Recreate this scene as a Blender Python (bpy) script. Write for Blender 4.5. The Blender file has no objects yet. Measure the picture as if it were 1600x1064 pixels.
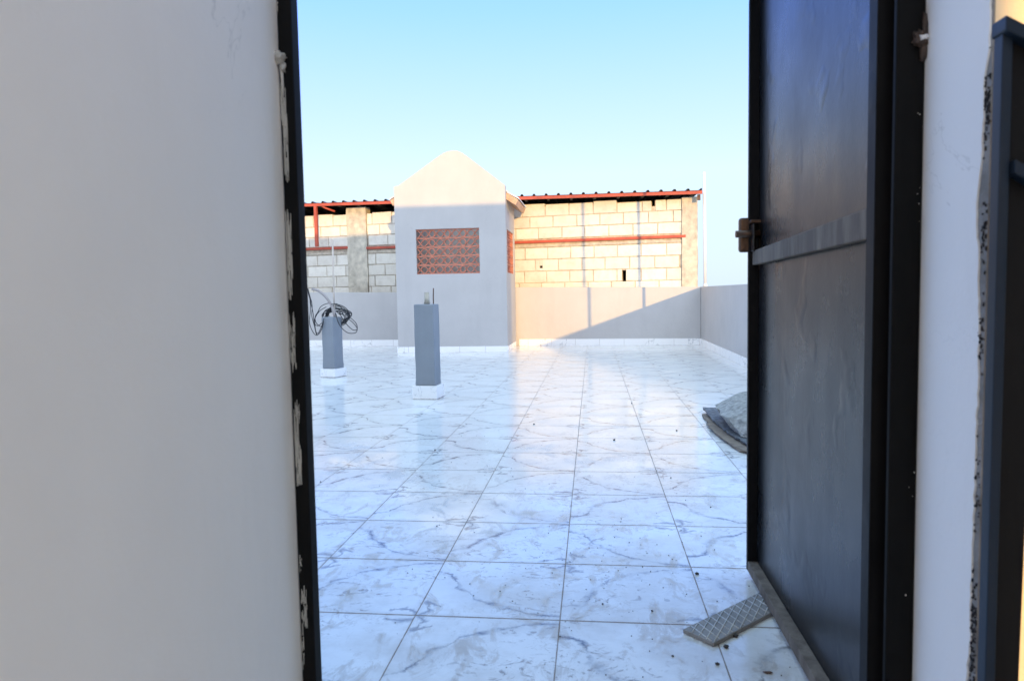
import bpy, bmesh, math, random
from mathutils import Vector, Matrix, noise as mnoise
R = math.radians
sc = bpy.context.scene
col = sc.collection
random.seed(7)

# ------------------------------------------------------------------ camera
cam = bpy.data.cameras.new('camera')
camo = bpy.data.objects.new('camera', cam); col.objects.link(camo)
fw = Vector((-0.11369, 0.99132, -0.06646)).normalized()
pitch, roll, yaw = 0.0665088, -0.0177426, -0.1141810
cy_, sy_, cp_, sp_ = math.cos(yaw), math.sin(yaw), math.cos(pitch), math.sin(pitch)
fw = Vector((sy_*cp_, cy_*cp_, -sp_)); rt = Vector((cy_, -sy_, 0)); up = rt.cross(fw)
cr_, sr_ = math.cos(roll), math.sin(roll)
r2 = cr_*rt + sr_*up; u2 = -sr_*rt + cr_*up
m = Matrix.Identity(4)
for i in range(3):
    m[i][0] = r2[i]; m[i][1] = u2[i]; m[i][2] = -fw[i]
EYE = 0.884
m[2][3] = EYE
camo.matrix_world = m
cam.sensor_width = 36; cam.lens = 24.845
cam.clip_start = 0.02; cam.clip_end = 4000
cam.dof.use_dof = True; cam.dof.focus_distance = 5.2; cam.dof.aperture_fstop = 7.1
sc.camera = camo
sc.render.resolution_x = 1024; sc.render.resolution_y = 680

# ------------------------------------------------------------------ light
SUN = Vector((0.32, -1.0, 0.114)).normalized()        # towards the sun
w = bpy.data.worlds.new('World'); sc.world = w; w.use_nodes = True
nt = w.node_tree
bg = nt.nodes['Background']
sky = nt.nodes.new('ShaderNodeTexSky'); sky.sky_type = 'NISHITA'
sky.sun_disc = False
sky.sun_elevation = math.asin(SUN.z)
sky.sun_rotation = math.atan2(SUN.x, SUN.y)
sky.air_density = 1.0; sky.dust_density = 0.6; sky.ozone_density = 1.4
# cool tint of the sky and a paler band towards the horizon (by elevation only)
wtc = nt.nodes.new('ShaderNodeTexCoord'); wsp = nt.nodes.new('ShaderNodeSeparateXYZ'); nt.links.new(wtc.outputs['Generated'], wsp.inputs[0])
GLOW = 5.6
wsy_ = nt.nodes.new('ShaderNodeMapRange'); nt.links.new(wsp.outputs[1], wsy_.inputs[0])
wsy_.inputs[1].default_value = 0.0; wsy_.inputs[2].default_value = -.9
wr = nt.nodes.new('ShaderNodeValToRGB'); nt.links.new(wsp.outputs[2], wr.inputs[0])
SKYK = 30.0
stops = [(0.0, (.108, .133, .160)), (.16, (.115, .145, .185)), (.36, (.060, .114, .34)), (.46, (.045, .098, .27)), (.75, (.115, .185, .26)), (1.0, (.145, .22, .285))]  # upper stops, above the view, raised to brighten shaded surfaces
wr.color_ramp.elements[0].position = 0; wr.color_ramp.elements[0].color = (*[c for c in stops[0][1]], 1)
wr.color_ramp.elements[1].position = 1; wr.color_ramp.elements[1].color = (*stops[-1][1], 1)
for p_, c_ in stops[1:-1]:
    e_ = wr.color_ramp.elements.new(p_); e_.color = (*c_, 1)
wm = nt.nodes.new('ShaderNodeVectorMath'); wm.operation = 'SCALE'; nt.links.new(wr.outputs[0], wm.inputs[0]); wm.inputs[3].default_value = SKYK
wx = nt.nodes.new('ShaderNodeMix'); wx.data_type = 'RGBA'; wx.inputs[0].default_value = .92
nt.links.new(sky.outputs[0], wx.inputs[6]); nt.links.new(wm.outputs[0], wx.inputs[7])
# glow added to the sky half behind the camera, to brighten the shade
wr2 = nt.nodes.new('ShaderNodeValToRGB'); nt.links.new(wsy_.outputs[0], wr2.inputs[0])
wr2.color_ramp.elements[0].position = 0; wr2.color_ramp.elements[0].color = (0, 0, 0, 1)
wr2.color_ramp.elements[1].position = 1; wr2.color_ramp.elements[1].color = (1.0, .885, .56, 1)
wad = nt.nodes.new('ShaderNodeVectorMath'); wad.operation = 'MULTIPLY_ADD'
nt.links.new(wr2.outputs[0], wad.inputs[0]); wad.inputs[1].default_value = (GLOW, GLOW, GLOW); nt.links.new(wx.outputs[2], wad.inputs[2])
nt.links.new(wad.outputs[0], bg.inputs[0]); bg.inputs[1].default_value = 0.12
sl = bpy.data.lights.new('sun', 'SUN'); so = bpy.data.objects.new('sun', sl); col.objects.link(so)
sl.energy = 2.2; sl.angle = R(0.5); sl.color = (1.0, 0.60, 0.20)
so.rotation_euler = SUN.to_track_quat('Z', 'Y').to_euler()
so.location = SUN*60
sc.view_settings.view_transform = 'Standard'; sc.view_settings.look = 'None'
sc.view_settings.gamma = 1; sc.view_settings.exposure = 1.0
sc.render.engine = 'CYCLES'
sc.cycles.max_bounces = 10; sc.cycles.diffuse_bounces = 6

# ------------------------------------------------------------------ materials
class NT:
    def __init__(s, name):
        s.m = bpy.data.materials.new(name); s.m.use_nodes = True
        s.t = s.m.node_tree; s.b = s.t.nodes['Principled BSDF']
        s.tc = s.t.nodes.new('ShaderNodeTexCoord')
    def put(s, inp, v):
        if v is None: return
        if hasattr(v, 'is_output') or isinstance(v, bpy.types.NodeSocket): s.t.links.new(v, inp)
        elif isinstance(v, (tuple, list)) and len(v) == 3 and inp.type == 'RGBA': inp.default_value = (*v, 1)
        else: inp.default_value = v
    def math(s, op, a, b=None, c=None, clamp=False):
        n = s.t.nodes.new('ShaderNodeMath'); n.operation = op; n.use_clamp = clamp
        s.put(n.inputs[0], a); s.put(n.inputs[1], b); s.put(n.inputs[2], c)
        return n.outputs[0]
    def noise(s, scale, detail=4, rough=.55, vec=None, dist=0):
        n = s.t.nodes.new('ShaderNodeTexNoise')
        n.inputs['Scale'].default_value = scale; n.inputs['Detail'].default_value = detail
        n.inputs['Roughness'].default_value = rough; n.inputs['Distortion'].default_value = dist
        s.put(n.inputs['Vector'], vec if vec is not None else s.tc.outputs['Object'])
        return n.outputs['Fac']
    def vmap(s, scale=(1, 1, 1), loc=(0, 0, 0), vec=None):
        n = s.t.nodes.new('ShaderNodeMapping')
        n.inputs['Scale'].default_value = scale; n.inputs['Location'].default_value = loc
        s.put(n.inputs['Vector'], vec if vec is not None else s.tc.outputs['Object'])
        return n.outputs[0]
    def ramp(s, fac, a, b, va=0., vb=1.):
        n = s.t.nodes.new('ShaderNodeMapRange'); n.clamp = True
        s.put(n.inputs[0], fac)
        for i, v in enumerate((a, b, va, vb)): s.put(n.inputs[i+1], v)
        return n.outputs[0]
    def mix(s, fac, a, b, mode='MIX'):
        n = s.t.nodes.new('ShaderNodeMix'); n.data_type = 'RGBA'; n.blend_type = mode
        s.put(n.inputs['Factor'], fac)
        s.put(n.inputs[6], a); s.put(n.inputs[7], b)
        return n.outputs[2]
    def sep(s, v=None):
        n = s.t.nodes.new('ShaderNodeSeparateXYZ'); s.put(n.inputs[0], v if v is not None else s.tc.outputs['Object'])
        return n.outputs
    def comb(s, x, y, z=0.):
        n = s.t.nodes.new('ShaderNodeCombineXYZ')
        s.put(n.inputs[0], x); s.put(n.inputs[1], y); s.put(n.inputs[2], z); return n.outputs[0]
    def island(s):
        return s.t.nodes.new('ShaderNodeNewGeometry').outputs['Random Per Island']
    def bump(s, h, strength=.3, dist=.01):
        n = s.t.nodes.new('ShaderNodeBump'); n.inputs['Strength'].default_value = strength
        n.inputs['Distance'].default_value = dist; s.put(n.inputs['Height'], h)
        s.t.links.new(n.outputs[0], s.b.inputs['Normal'])
    def out(s, color=None, rough=.6, spec=None, metal=None, coat=None):
        s.put(s.b.inputs['Base Color'], color); s.put(s.b.inputs['Roughness'], rough)
        if spec is not None: s.put(s.b.inputs['Specular IOR Level'], spec)
        if metal is not None: s.put(s.b.inputs['Metallic'], metal)
        if coat is not None: s.put(s.b.inputs['Coat Weight'], coat)
        return s.m

def simple(name, c, rough=.6, var=.15, scale=8, bump=.1, metal=None, spec=None, bs=60, bd=.004):
    n = NT(name)
    f = n.noise(scale, 6, .6)
    dark = tuple(x*(1-var) for x in c); lite = tuple(min(1, x*(1+var)) for x in c)
    n.bump(n.noise(bs, 5, .6), bump, bd)
    return n.out(n.mix(n.ramp(f, .3, .7), dark, lite), rough, spec, metal)

def paint_plaster(name, c, streak=.06):
    n = NT(name)
    big = n.noise(1.6, 5, .6); st = n.noise(1.6, 6, .65, n.vmap((1.4, 1.4, .5)))
    f = n.math('ADD', n.math('MULTIPLY', n.ramp(big, .3, .7), .6), n.math('MULTIPLY', n.ramp(st, .35, .7), .4))
    col_ = n.mix(f, tuple(x*(1-streak*1.6) for x in c), c)
    sc_ = n.ramp(n.noise(14, 8, .75), .66, .74)
    col_ = n.mix(n.math('MULTIPLY', sc_, .25), col_, tuple(x*.72 for x in c))
    # faint run-down streaks, hairlines and rubbed spots
    run = n.math('MULTIPLY', n.ramp(n.noise(2, 7, .7, n.vmap((2, 2, .35))), .54, .72), .16)
    col_ = n.mix(run, col_, tuple(x*.66 for x in c))
    crk = n.math('MULTIPLY', n.ramp(n.math('ABSOLUTE', n.math('SUBTRACT', n.noise(1.9, 6, .6, dist=.5), .5)), .0, .0022, .35, 0), n.ramp(n.noise(1.1, 2, .5), .52, .6))
    col_ = n.mix(crk, col_, tuple(x*.5 for x in c))
    h = n.math('ADD', n.math('MULTIPLY', n.noise(5, 4, .55), 1.6), n.math('MULTIPLY', n.noise(130, 4, .6), .16))
    n.bump(h, .45, .006)
    return n.out(col_, .62, .3)

M = {}
M['grey_paint'] = paint_plaster('grey_exterior_paint', (.53, .51, .485), .10)
M['pillar_paint'] = paint_plaster('pillar_grey_paint', (.31, .335, .36), .2)
M['white_wall'] = paint_plaster('white_interior_paint', (.90, .845, .775), .05)
M['coat'] = paint_plaster('white_jamb_paint', (.84, .84, .84), .03)
M['cream_wall'] = simple('cream_roller_paint', (.78, .66, .48), .6, .04, 6, .5, bs=45, bd=.006)
M['raw_plaster'] = simple('raw_grey_plaster', (.24, .23, .22), .85, .35, 14, .9, bs=70, bd=.01)
M['soot'] = simple('dark_smudge', (.015, .015, .02), .8, .3, 20, .6)
M['concrete'] = simple('rough_concrete', (.54, .49, .39), .9, .28, 9, .9, bs=50, bd=.012)
M['light_stone'] = simple('lump_concrete', (.40, .385, .36), .95, .38, 30, 1.0, bs=90, bd=.02)
M['terracotta'] = simple('terracotta', (.56, .20, .12), .8, .28, 16, .5, bs=70)
M['red_steel'] = simple('red_oxide_steel', (.42, .075, .04), .6, .25, 6, .3)
M['roof_sheet'] = simple('dark_roof_sheet', (.05, .048, .05), .5, .3, 5, .2)
M['pipe_white'] = simple('white_pipe', (.72, .72, .74), .4, .08, 4, .05)
M['eave_board'] = simple('eave_board', (.52, .34, .22), .85, .3, 12, .8)
M['cable'] = simple('black_cable', (.018, .018, .02), .45, .2, 12, .1)
M['conduit'] = simple('dusty_conduit', (.42, .37, .34), .7, .25, 10, .4)
M['batten'] = simple('pale_wood', (.62, .53, .43), .8, .15, 6, .3)
M['rust'] = simple('rusty_rebar', (.12, .07, .05), .9, .4, 20, .8)
M['burnt'] = simple('burnt_weld', (.05, .032, .024), .7, .4, 60, .8)
M['paint_drop'] = simple('cream_paint', (.46, .43, .38), .6, .12, 20, .4)
M['earth'] = simple('dusty_earth', (.33, .28, .22), .95, .3, .05, .3, bs=2)
M['cardboard'] = simple('cardboard', (.20, .155, .12), .9, .3, 20, .5)
M['board_face'] = simple('stained_board', (.10, .105, .115), .6, .85, 34, .8, bs=45, bd=.014)
M['crumb'] = simple('dirt_crumb', (.05, .047, .045), .9, .4, 40, .6)

# black painted steel with scuffs, dusty
def black_steel(name, c, rough=.34, dust=.25, dustc=(.16, .15, .15), spec=.5):
    n = NT(name)
    st = n.noise(5, 7, .7, n.vmap((4, 4, .7)))
    sm = n.noise(3.2, 5, .6)
    d = n.math('MULTIPLY', n.ramp(st, .42, .75), dust)
    sp = n.math('MULTIPLY', n.ramp(n.noise(260, 2, .5), .71, .75), .35)
    c1 = n.mix(n.math('ADD', d, sp, clamp=True), c, dustc)
    rg = n.math('ADD', n.ramp(sm, .3, .7, rough-.05, rough+.09), n.math('MULTIPLY', d, .5))
    n.bump(n.math('ADD', n.math('ADD', n.noise(2.2, 3, .45, n.vmap((1, 1.6, .8))), n.math('MULTIPLY', n.ramp(n.noise(7, 2, .5), .60, .75), .35)), n.math('MULTIPLY', n.noise(90, 3, .6), .05)), .5, .009)
    return n.out(c1, rg, spec)
M['door_black'] = black_steel('black_door_paint', (.008, .009, .011), .27, .09, (.065, .06, .056), .37)
M['stile_black'] = black_steel('black_stile_paint', (.005, .005, .006), .5, .1, (.05, .045, .04), .15)
M['rail_black'] = black_steel('scuffed_rail_paint', (.12, .095, .075), .7, .9, (.30, .25, .20), .2)
M['jamb_black'] = black_steel('black_jamb_paint', (.004, .004, .004), .6, .10, (.04, .03, .025), .12)
M['sky_tint_steel'] = black_steel('sky_tinted_steel', (.008, .018, .036), .35, .2, (.04, .04, .04), .25)  # blue sky light put into the base colour of the steel
M['dark_sheet'] = simple('dark_sheet_infill', (.018, .015, .012), .7, .3, 8, .3)
M['bronze'] = simple('brown_latch', (.12, .072, .048), .38, .35, 18, .4, metal=.7)

# blocks
n = NT('cream_block')
base = n.mix(n.island(), (.68, .64, .55), (.79, .75, .65))
st = n.ramp(n.noise(7, 7, .7), .45, .8)
base = n.mix(n.math('MULTIPLY', st, .45), base, (.40, .33, .24))
pits = n.ramp(n.noise(85, 3, .6), .68, .74)
base = n.mix(n.math('MULTIPLY', pits, .5), base, (.25, .21, .17))
n.bump(n.noise(60, 5, .65), .7, .008)
M['block'] = n.out(base, .9, .2)
M['mortar'] = simple('mortar', (.50, .44, .345), .95, .3, 12, 1.0, bs=40, bd=.012)

# skirting: white marble with cracks
n = NT('skirting_marble')
v = n.math('ABSOLUTE', n.math('SUBTRACT', n.noise(2.6, 5, .55, dist=.6), .5))
vein = n.math('MULTIPLY', n.ramp(v, .0, .010, .7, 0), n.ramp(n.noise(1.7, 2, .5, n.vmap((1, 1, 1), (4, 1, 0))), .44, .54))
s = n.sep()
jt = n.math('FRACT', n.math('DIVIDE', n.math('ADD', s[0], n.math('ADD', s[1], .1)), .4))
jn = n.math('LESS_THAN', n.math('ABSOLUTE', n.math('SUBTRACT', jt, .5)), .006)
c = n.mix(vein, (.90, .88, .84), (.3, .3, .3))
c = n.mix(n.math('MULTIPLY', jn, .6), c, (.3, .25, .2))
M['skirting'] = n.out(c, .25, .5)
n = NT('plinth_marble')
v = n.math('ABSOLUTE', n.math('SUBTRACT', n.noise(5, 4, .55, dist=.8), .52))
c = n.mix(n.math('MULTIPLY', n.ramp(v, .0, .014, .8, 0), n.ramp(n.noise(3, 2, .5), .42, .52)), (.90, .88, .85), (.3, .3, .32))
c = n.mix(n.ramp(n.noise(26, 5, .7), .62, .72, 0, .6), c, (.38, .32, .26))
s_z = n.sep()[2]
c = n.mix(n.math('MULTIPLY', n.ramp(n.math('ADD', s_z, n.math('MULTIPLY', n.noise(30, 4, .6), .016)), .008, .018, 1, 0), .75), c, (.16, .12, .09))  # dark line at the foot: grime, plus contact shading put into the colour
M['plinth'] = n.out(c, .3, .5)

# floor tiles: marble print, every tile the same print flipped in a chequer
def floor_material():
    n = NT('marble_floor_tiles')
    s = n.sep()
    T = .4
    U = n.math('DIVIDE', n.math('ADD', s[0], .096), T); V = n.math('DIVIDE', n.math('SUBTRACT', s[1], 1.859), T)
    iu = n.math('FLOOR', U); iv = n.math('FLOOR', V)
    fu = n.math('SUBTRACT', U, iu); fv = n.math('SUBTRACT', V, iv)
    par = n.math('PINGPONG', n.math('ADD', iu, iv), 1.0)          # 0/1 chequer
    # flip v where par = 1
    b = n.math('ADD', n.math('MULTIPLY', fv, n.math('SUBTRACT', 1., n.math('MULTIPLY', par, 2.))), par)
    a = fu
    # warp with two noises; per tile offset keeps prints close but not identical
    wn = n.t.nodes.new('ShaderNodeTexWhiteNoise'); wn.noise_dimensions = '2D'
    n.put(wn.inputs[0], n.comb(iu, iv))
    rnd = wn.outputs['Value']
    # wn2 selects 4 print variants
    off = n.math('MULTIPLY', n.math('FLOOR', n.math('MULTIPLY', rnd, 5.99)), 7.3)
    pv = n.comb(a, b, off)
    def nz(sc_, d, r_, z): 
        q = n.t.nodes.new('ShaderNodeVectorMath'); q.operation = 'ADD'; n.put(q.inputs[0], pv); q.inputs[1].default_value = (z, z*.7, z)
        return n.math('SUBTRACT', n.noise(sc_, d, r_, q.outputs[0]), .5)
    wx = n.math('ADD', n.math('MULTIPLY', nz(3.0, 2, .5, 3.1), .16), n.math('MULTIPLY', nz(11, 5, .7, 9.7), .11))
    wy = n.math('ADD', n.math('MULTIPLY', nz(3.0, 2, .5, 23.1), .16), n.math('MULTIPLY', nz(11, 5, .7, 39.7), .11))
    A = n.math('ADD', a, wx); B = n.math('ADD', b, wy)
    def seg(p, q):
        dx, dy = q[0]-p[0], q[1]-p[1]; L2 = dx*dx+dy*dy
        ax = n.math('SUBTRACT', A, p[0]); ay = n.math('SUBTRACT', B, p[1])
        t = n.math('DIVIDE', n.math('ADD', n.math('MULTIPLY', ax, dx), n.math('MULTIPLY', ay, dy)), L2, clamp=True)
        ex = n.math('SUBTRACT', ax, n.math('MULTIPLY', t, dx)); ey = n.math('SUBTRACT', ay, n.math('MULTIPLY', t, dy))
        return n.math('SQRT', n.math('ADD', n.math('MULTIPLY', ex, ex), n.math('MULTIPLY', ey, ey)))
    def poly(ps):
        r = None
        for p, q in zip(ps, ps[1:]):
            d = seg(p, q); r = d if r is None else n.math('MINIMUM', r, d)
        return r
    main = poly([(-.05, .20), (.13, .27), (.21, .52), (.42, .74), (.57, .84), (.76, .9), (1.05, .97)])
    sec = poly([(-.04, 1.03), (.07, .93), (.03, .80), (.14, .86)])
    sec2 = poly([(1.03, .04), (.93, .10), (.80, .06)])
    thick = n.ramp(nz(5, 3, .6, 51.), -.10, .26, .0, .034)
    thick2 = n.ramp(nz(6, 3, .6, 71.), -.12, .2, .0, .036)
    def line(d, th, soft):
        return n.math('SUBTRACT', 1.0, n.ramp(n.math('DIVIDE', d, n.math('ADD', th, .005)), .0, soft*1.35))
    l1 = n.math('MULTIPLY', line(main, thick, 1.2), n.ramp(nz(5, 4, .65, 81.), -.12, .12, .12, .95))
    l2 = n.math('MULTIPLY', line(n.math('MINIMUM', sec, sec2), thick2, 1.1), .75)
    halo = n.math('MULTIPLY', n.ramp(main, .0, .16, 1, 0), .10)
    fine = n.math('MULTIPLY', n.ramp(n.math('ABSOLUTE', nz(2.0, 5, .6, 91.)), .0, .006, .16, 0), n.ramp(nz(2.5, 2, .5, 15.), -.02, .12))
    vein = n.math('ADD', n.math('MAXIMUM', n.math('MAXIMUM', l1, l2), fine), halo, clamp=True)
    cloud = n.ramp(n.noise(2.2, 5, .6), .3, .7)
    c = n.mix(cloud, (.72, .71, .695), (.80, .79, .775))
    c = n.mix(vein, c, (.12, .13, .15))
    # dirt: strongest near the door, fading with distance
    near = n.ramp(s[1], 1.4, 5.5, 1.0, .12)
    far = n.ramp(s[1], 5., 11., 0., .25)
    film = n.math('MULTIPLY', n.ramp(n.noise(2.6, 7, .68, n.vmap((1, 1.3, 1))), .44, .66), n.math('ADD', n.math('MULTIPLY', near, .5), far))
    c = n.mix(film, c, (.39, .34, .27))
    # foot and trowel scuffs: short arcs from a stretched, strongly bent noise
    sc1 = n.ramp(n.noise(16, 6, .72, n.vmap((.8, 1.15, 1), (2, 5, 0)), 2.2), .555, .63)
    sc2 = n.ramp(n.noise(2.3, 3, .5, n.vmap((1, 1, 1), (9, 4, 0))), .44, .54)
    c = n.mix(n.math('MULTIPLY', n.math('MULTIPLY', sc1, sc2), n.math('MULTIPLY', near, .75)), c, (.20, .155, .11))
    sm = n.ramp(n.noise(7.5, 9, .78, n.vmap((1.5, .8, 1), (3, 1, 0)), 0.8), .52, .61)
    c = n.mix(n.math('MULTIPLY', n.math('MULTIPLY', sm, near), .52), c, (.25, .19, .125))
    spk = n.math('MULTIPLY', n.ramp(n.noise(55, 4, .6), .69, .73), n.ramp(n.noise(4.2, 4, .6), .48, .62))
    c = n.mix(n.math('MULTIPLY', n.math('MULTIPLY', spk, near), .75), c, (.12, .10, .09))
    # round spatter marks (cement drops) from voronoi cells
    vo = n.t.nodes.new('ShaderNodeTexVoronoi'); n.put(vo.inputs['Vector'], n.tc.outputs['Object']); vo.inputs['Scale'].default_value = 5.5
    drop = n.math('MULTIPLY', n.math('LESS_THAN', n.math('ADD', vo.outputs['Distance'], n.math('MULTIPLY', n.noise(40, 2, .5), .06)), .075), n.ramp(n.noise(3.1, 2, .5, n.vmap((1, 1, 1), (7, 2, 0))), .50, .56))
    c = n.mix(n.math('MULTIPLY', drop, .45), c, (.24, .23, .22))
    # grout
    eu = n.math('MULTIPLY', n.math('MINIMUM', fu, n.math('SUBTRACT', 1, fu)), T)
    ev = n.math('MULTIPLY', n.math('MINIMUM', fv, n.math('SUBTRACT', 1, fv)), T)
    ge = n.math('MINIMUM', eu, ev)
    g2 = n.math('MINIMUM', eu, n.math('MULTIPLY', ev, .55))
    gj = n.ramp(n.noise(18, 3, .6), .3, .7, .0013, .0022)
    grout = n.math('LESS_THAN', g2, gj)
    gh = n.math('MULTIPLY', n.ramp(ge, .0, .022, .30, 0), n.math('MULTIPLY', near, n.ramp(n.noise(6, 4, .6), .35, .65)))
    c = n.mix(gh, c, (.34, .28, .22))
    c = n.mix(n.math('MULTIPLY', grout, .85), c, (.17, .12, .09))
    rgh = n.math('ADD', n.math('ADD', n.ramp(n.noise(2.6, 7, .68, n.vmap((1, 1.3, 1))), .40, .70, .09, .27), n.math('MULTIPLY', grout, .5)), n.math('MULTIPLY', n.math('MULTIPLY', sm, near), .2))
    hb = n.math('SUBTRACT', n.math('MULTIPLY', rnd, .0), n.math('MULTIPLY', grout, 1.0))
    n.bump(hb, .6, .001)
    return n.out(c, rgh, .5)
M['floor'] = floor_material()

# ------------------------------------------------------------------ mesh helpers
class MB:
    def __init__(s): s.bm = bmesh.new()
    def box(s, x0, x1, y0, y1, z0, z1, mat=None, jit=0):
        co = [(x, y, z) for x in (x0, x1) for y in (y0, y1) for z in (z0, z1)]
        vs = []
        for c in co:
            v = Vector(c)
            if jit: v += Vector([random.uniform(-jit, jit) for _ in range(3)])
            if mat: v = mat @ v
            vs.append(s.bm.verts.new(v))
        for f in ((0, 1, 3, 2), (4, 6, 7, 5), (0, 4, 5, 1), (2, 3, 7, 6), (0, 2, 6, 4), (1, 5, 7, 3)):
            s.bm.faces.new([vs[i] for i in f])
        return s
    def prism(s, pts, axis, a, b):     # polygon pts (2-D) extruded on axis from a to b
        def P(p, t):
            return {'x': (t, p[0], p[1]), 'y': (p[0], t, p[1]), 'z': (p[0], p[1], t)}[axis]
        A = [s.bm.verts.new(P(p, a)) for p in pts]; B = [s.bm.verts.new(P(p, b)) for p in pts]
        s.bm.faces.new(A); s.bm.faces.new(B[::-1])
        k = len(pts)
        for i in range(k): s.bm.faces.new((A[i], A[(i+1) % k], B[(i+1) % k], B[i]))
        return s
    def tube(s, pts, r, seg=10, cap=True):
        pts = [Vector(p) for p in pts]; rings = []
        rr = r if isinstance(r, (list, tuple)) else [r]*len(pts)
        prev = None
        for i, p in enumerate(pts):
            d = (pts[min(i+1, len(pts)-1)] - pts[max(i-1, 0)]).normalized()
            if prev is None:
                a = d.orthogonal().normalized()
            else:
                a = (prev - d*prev.dot(d)).normalized()
            prev = a; b = d.cross(a)
            rings.append([s.bm.verts.new(p + rr[i]*(math.cos(t)*a + math.sin(t)*b)) for t in [2*math.pi*k/seg for k in range(seg)]])
        for A, B in zip(rings, rings[1:]):
            for k in range(seg):
                f = s.bm.faces.new((A[k], A[(k+1) % seg], B[(k+1) % seg], B[k])); f.smooth = True
        if cap: s.bm.faces.new(rings[0][::-1]); s.bm.faces.new(rings[-1])
        return s
    def blob(s, c, rad, sub=2, amp=.25, freq=3., seed=0):
        r = bmesh.ops.create_icosphere(s.bm, subdivisions=sub, radius=1)
        for v in r['verts']:
            d = v.co.normalized()
            k = 1 + amp*mnoise.noise(d*freq + Vector((seed*3.1, seed, 0)))*2
            v.co = Vector(c) + Vector((d.x*rad[0]*k, d.y*rad[1]*k, d.z*rad[2]*k))
            for f in v.link_faces: f.smooth = True
        return s
    def build(s, name, mat, parent=None, bevel=0, seg=2, disp=None):
        bmesh.ops.recalc_face_normals(s.bm, faces=s.bm.faces[:])
        me = bpy.data.meshes.new(name); s.bm.to_mesh(me); s.bm.free()
        me.materials.append(M[mat] if isinstance(mat, str) else mat)
        o = bpy.data.objects.new(name, me); col.objects.link(o)
        if parent: o.parent = parent
        if bevel:
            b = o.modifiers.new('bevel', 'BEVEL'); b.width = bevel; b.segments = seg; b.limit_method = 'ANGLE'
            b.use_clamp_overlap = True
            for p in me.polygons: p.use_smooth = True
            wn_ = o.modifiers.new('wn', 'WEIGHTED_NORMAL')
        return o

def tag(o, label=None, cat=None, group=None, kind=None):
    if label: o['label'] = label
    if cat: o['category'] = cat
    if group: o['group'] = group
    if kind: o['kind'] = kind
    return o
def thing(name, label, cat, loc=(0, 0, 0), rz=0, group=None):
    o = bpy.data.objects.new(name, None); col.objects.link(o)
    o.location = loc; o.rotation_euler = (0, 0, rz); o.empty_display_size = .1
    return tag(o, label, cat, group)

# ------------------------------------------------------------------ ground and terrace
tag(MB().box(-600, 600, -600, 1400, -4.2, -4.0).build('ground', 'earth'), kind='structure')
g = MB()
g.box(-7.2, 1.93, -4.3, 12.6, -.25, 0)
tag(g.build('terrace_floor', 'floor'), kind='structure')
tag(MB().box(-7.1, 1.88, -3.1, 11.5, -3.995, -.254).build('building_block', 'grey_paint'), 'grey rendered house below the roof terrace', 'building')

# ------------------------------------------------------------------ parapet walls
KB = math.atan(-.083); CB = math.cos(KB)
pw = thing('parapet_wall', 'low grey parapet across the back of the terrace, with a diagonal shadow', 'wall', (0, 11.773, 0), KB)
w_ = MB(); w_.prism([(-7.3, 0), (1.727/CB, 0), (1.727/CB, .937), (-1.3, .984), (-1.75, .985), (-1.75, .94), (-3.4, .936), (-5.1, .966), (-7.3, .966)], 'y', 0, .16)
w_.build('plaster_wall', 'grey_paint', pw, .008)
MB().box(-7.3, -3.02, -.012, -.001, 0, .108).build('skirting', 'skirting', pw, .002)
MB().box(-1.24, 1.727/CB, -.012, -.001, 0, .108).build('skirting', 'skirting', pw, .002)
pr = thing('parapet_wall', 'shaded grey parapet along the right side of the terrace, ending at the door', 'wall', (1.728, 1.3, 0))
MB().prism([(0, 0), (10.5, 0), (10.5, .937), (0, .952)], 'x', 0.001, .2).build('plaster_wall', 'grey_paint', pr, .008)
MB().box(-.012, 0, 0, 10.318, 0, .108).build('skirting', 'skirting', pr, .002)
pl = thing('parapet_wall', 'grey parapet along the left side of the terrace', 'wall', (-7.2, 1.3, 0))
MB().box(-.0, .16, 0, 11.0, 0, .95).build('plaster_wall', 'grey_paint', pl, .008)
MB().box(.161, .173, 0, 11.0, 0, .108).build('skirting', 'skirting', pl, .002)

# ------------------------------------------------------------------ air shaft tower with gabled head
sh = thing('air_shaft', 'grey rooftop shaft with rounded gable head and terracotta grilles', 'shaft', (-2.137, 10.627, 0))
def wall_with_hole(mb, outline_boxes):
    for b in outline_boxes: mb.box(*b)
# local x -.853..+.853 ; y 0..~1.2 ; front wall 0..0.13
fx0, fx1 = -.853, .853; H0, H1, H2, H3 = -.528, .447, 1.197, 1.879      # front opening
top_prof = []
def gable(base):
    pts = [(fx0, base), (fx1, base), (fx1, 2.50)]
    for t in [i/24 for i in range(1, 24)]:
        x = fx1 + (fx0 - fx1)*t
        s_ = abs(x)/.853 if True else 0
        z = 3.13 - .60*abs(x-.06*(1-s_))/.853*1.04
        z = 2.50 + (3.115-2.50)*(1-s_)
        # smooth the apex
        rr = .20
        if abs(x) < rr: z = 2.50 + .615*(1 - (x*x/(2*rr) + rr/2)/.853)
        pts.append((x + .078*(1-s_), z))
    pts.append((fx0, 2.535))
    return pts
fr = MB()
fr.prism([(fx0, 0), (H0, 0), (H0, H3), (fx0, H3)], 'y', 0, .13)
fr.prism([(H1, 0), (fx1, 0), (fx1, H3), (H1, H3)], 'y', 0, .13)
fr.prism([(H0, 0), (H1, 0), (H1, H2), (H0, H2)], 'y', 0, .13)
fr.prism(gable(H3), 'y', 0, .13)
bmesh.ops.remove_doubles(fr.bm, verts=fr.bm.verts[:], dist=.0002)
fr.build('front_wall', 'grey_paint', sh)
sd = MB()
sx0, sx1 = .723, .853
sd.box(sx0, sx1, .1305, .145, 0, 2.36); sd.box(sx0, sx1, 1.02, 1.2, 0, 2.36)
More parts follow.
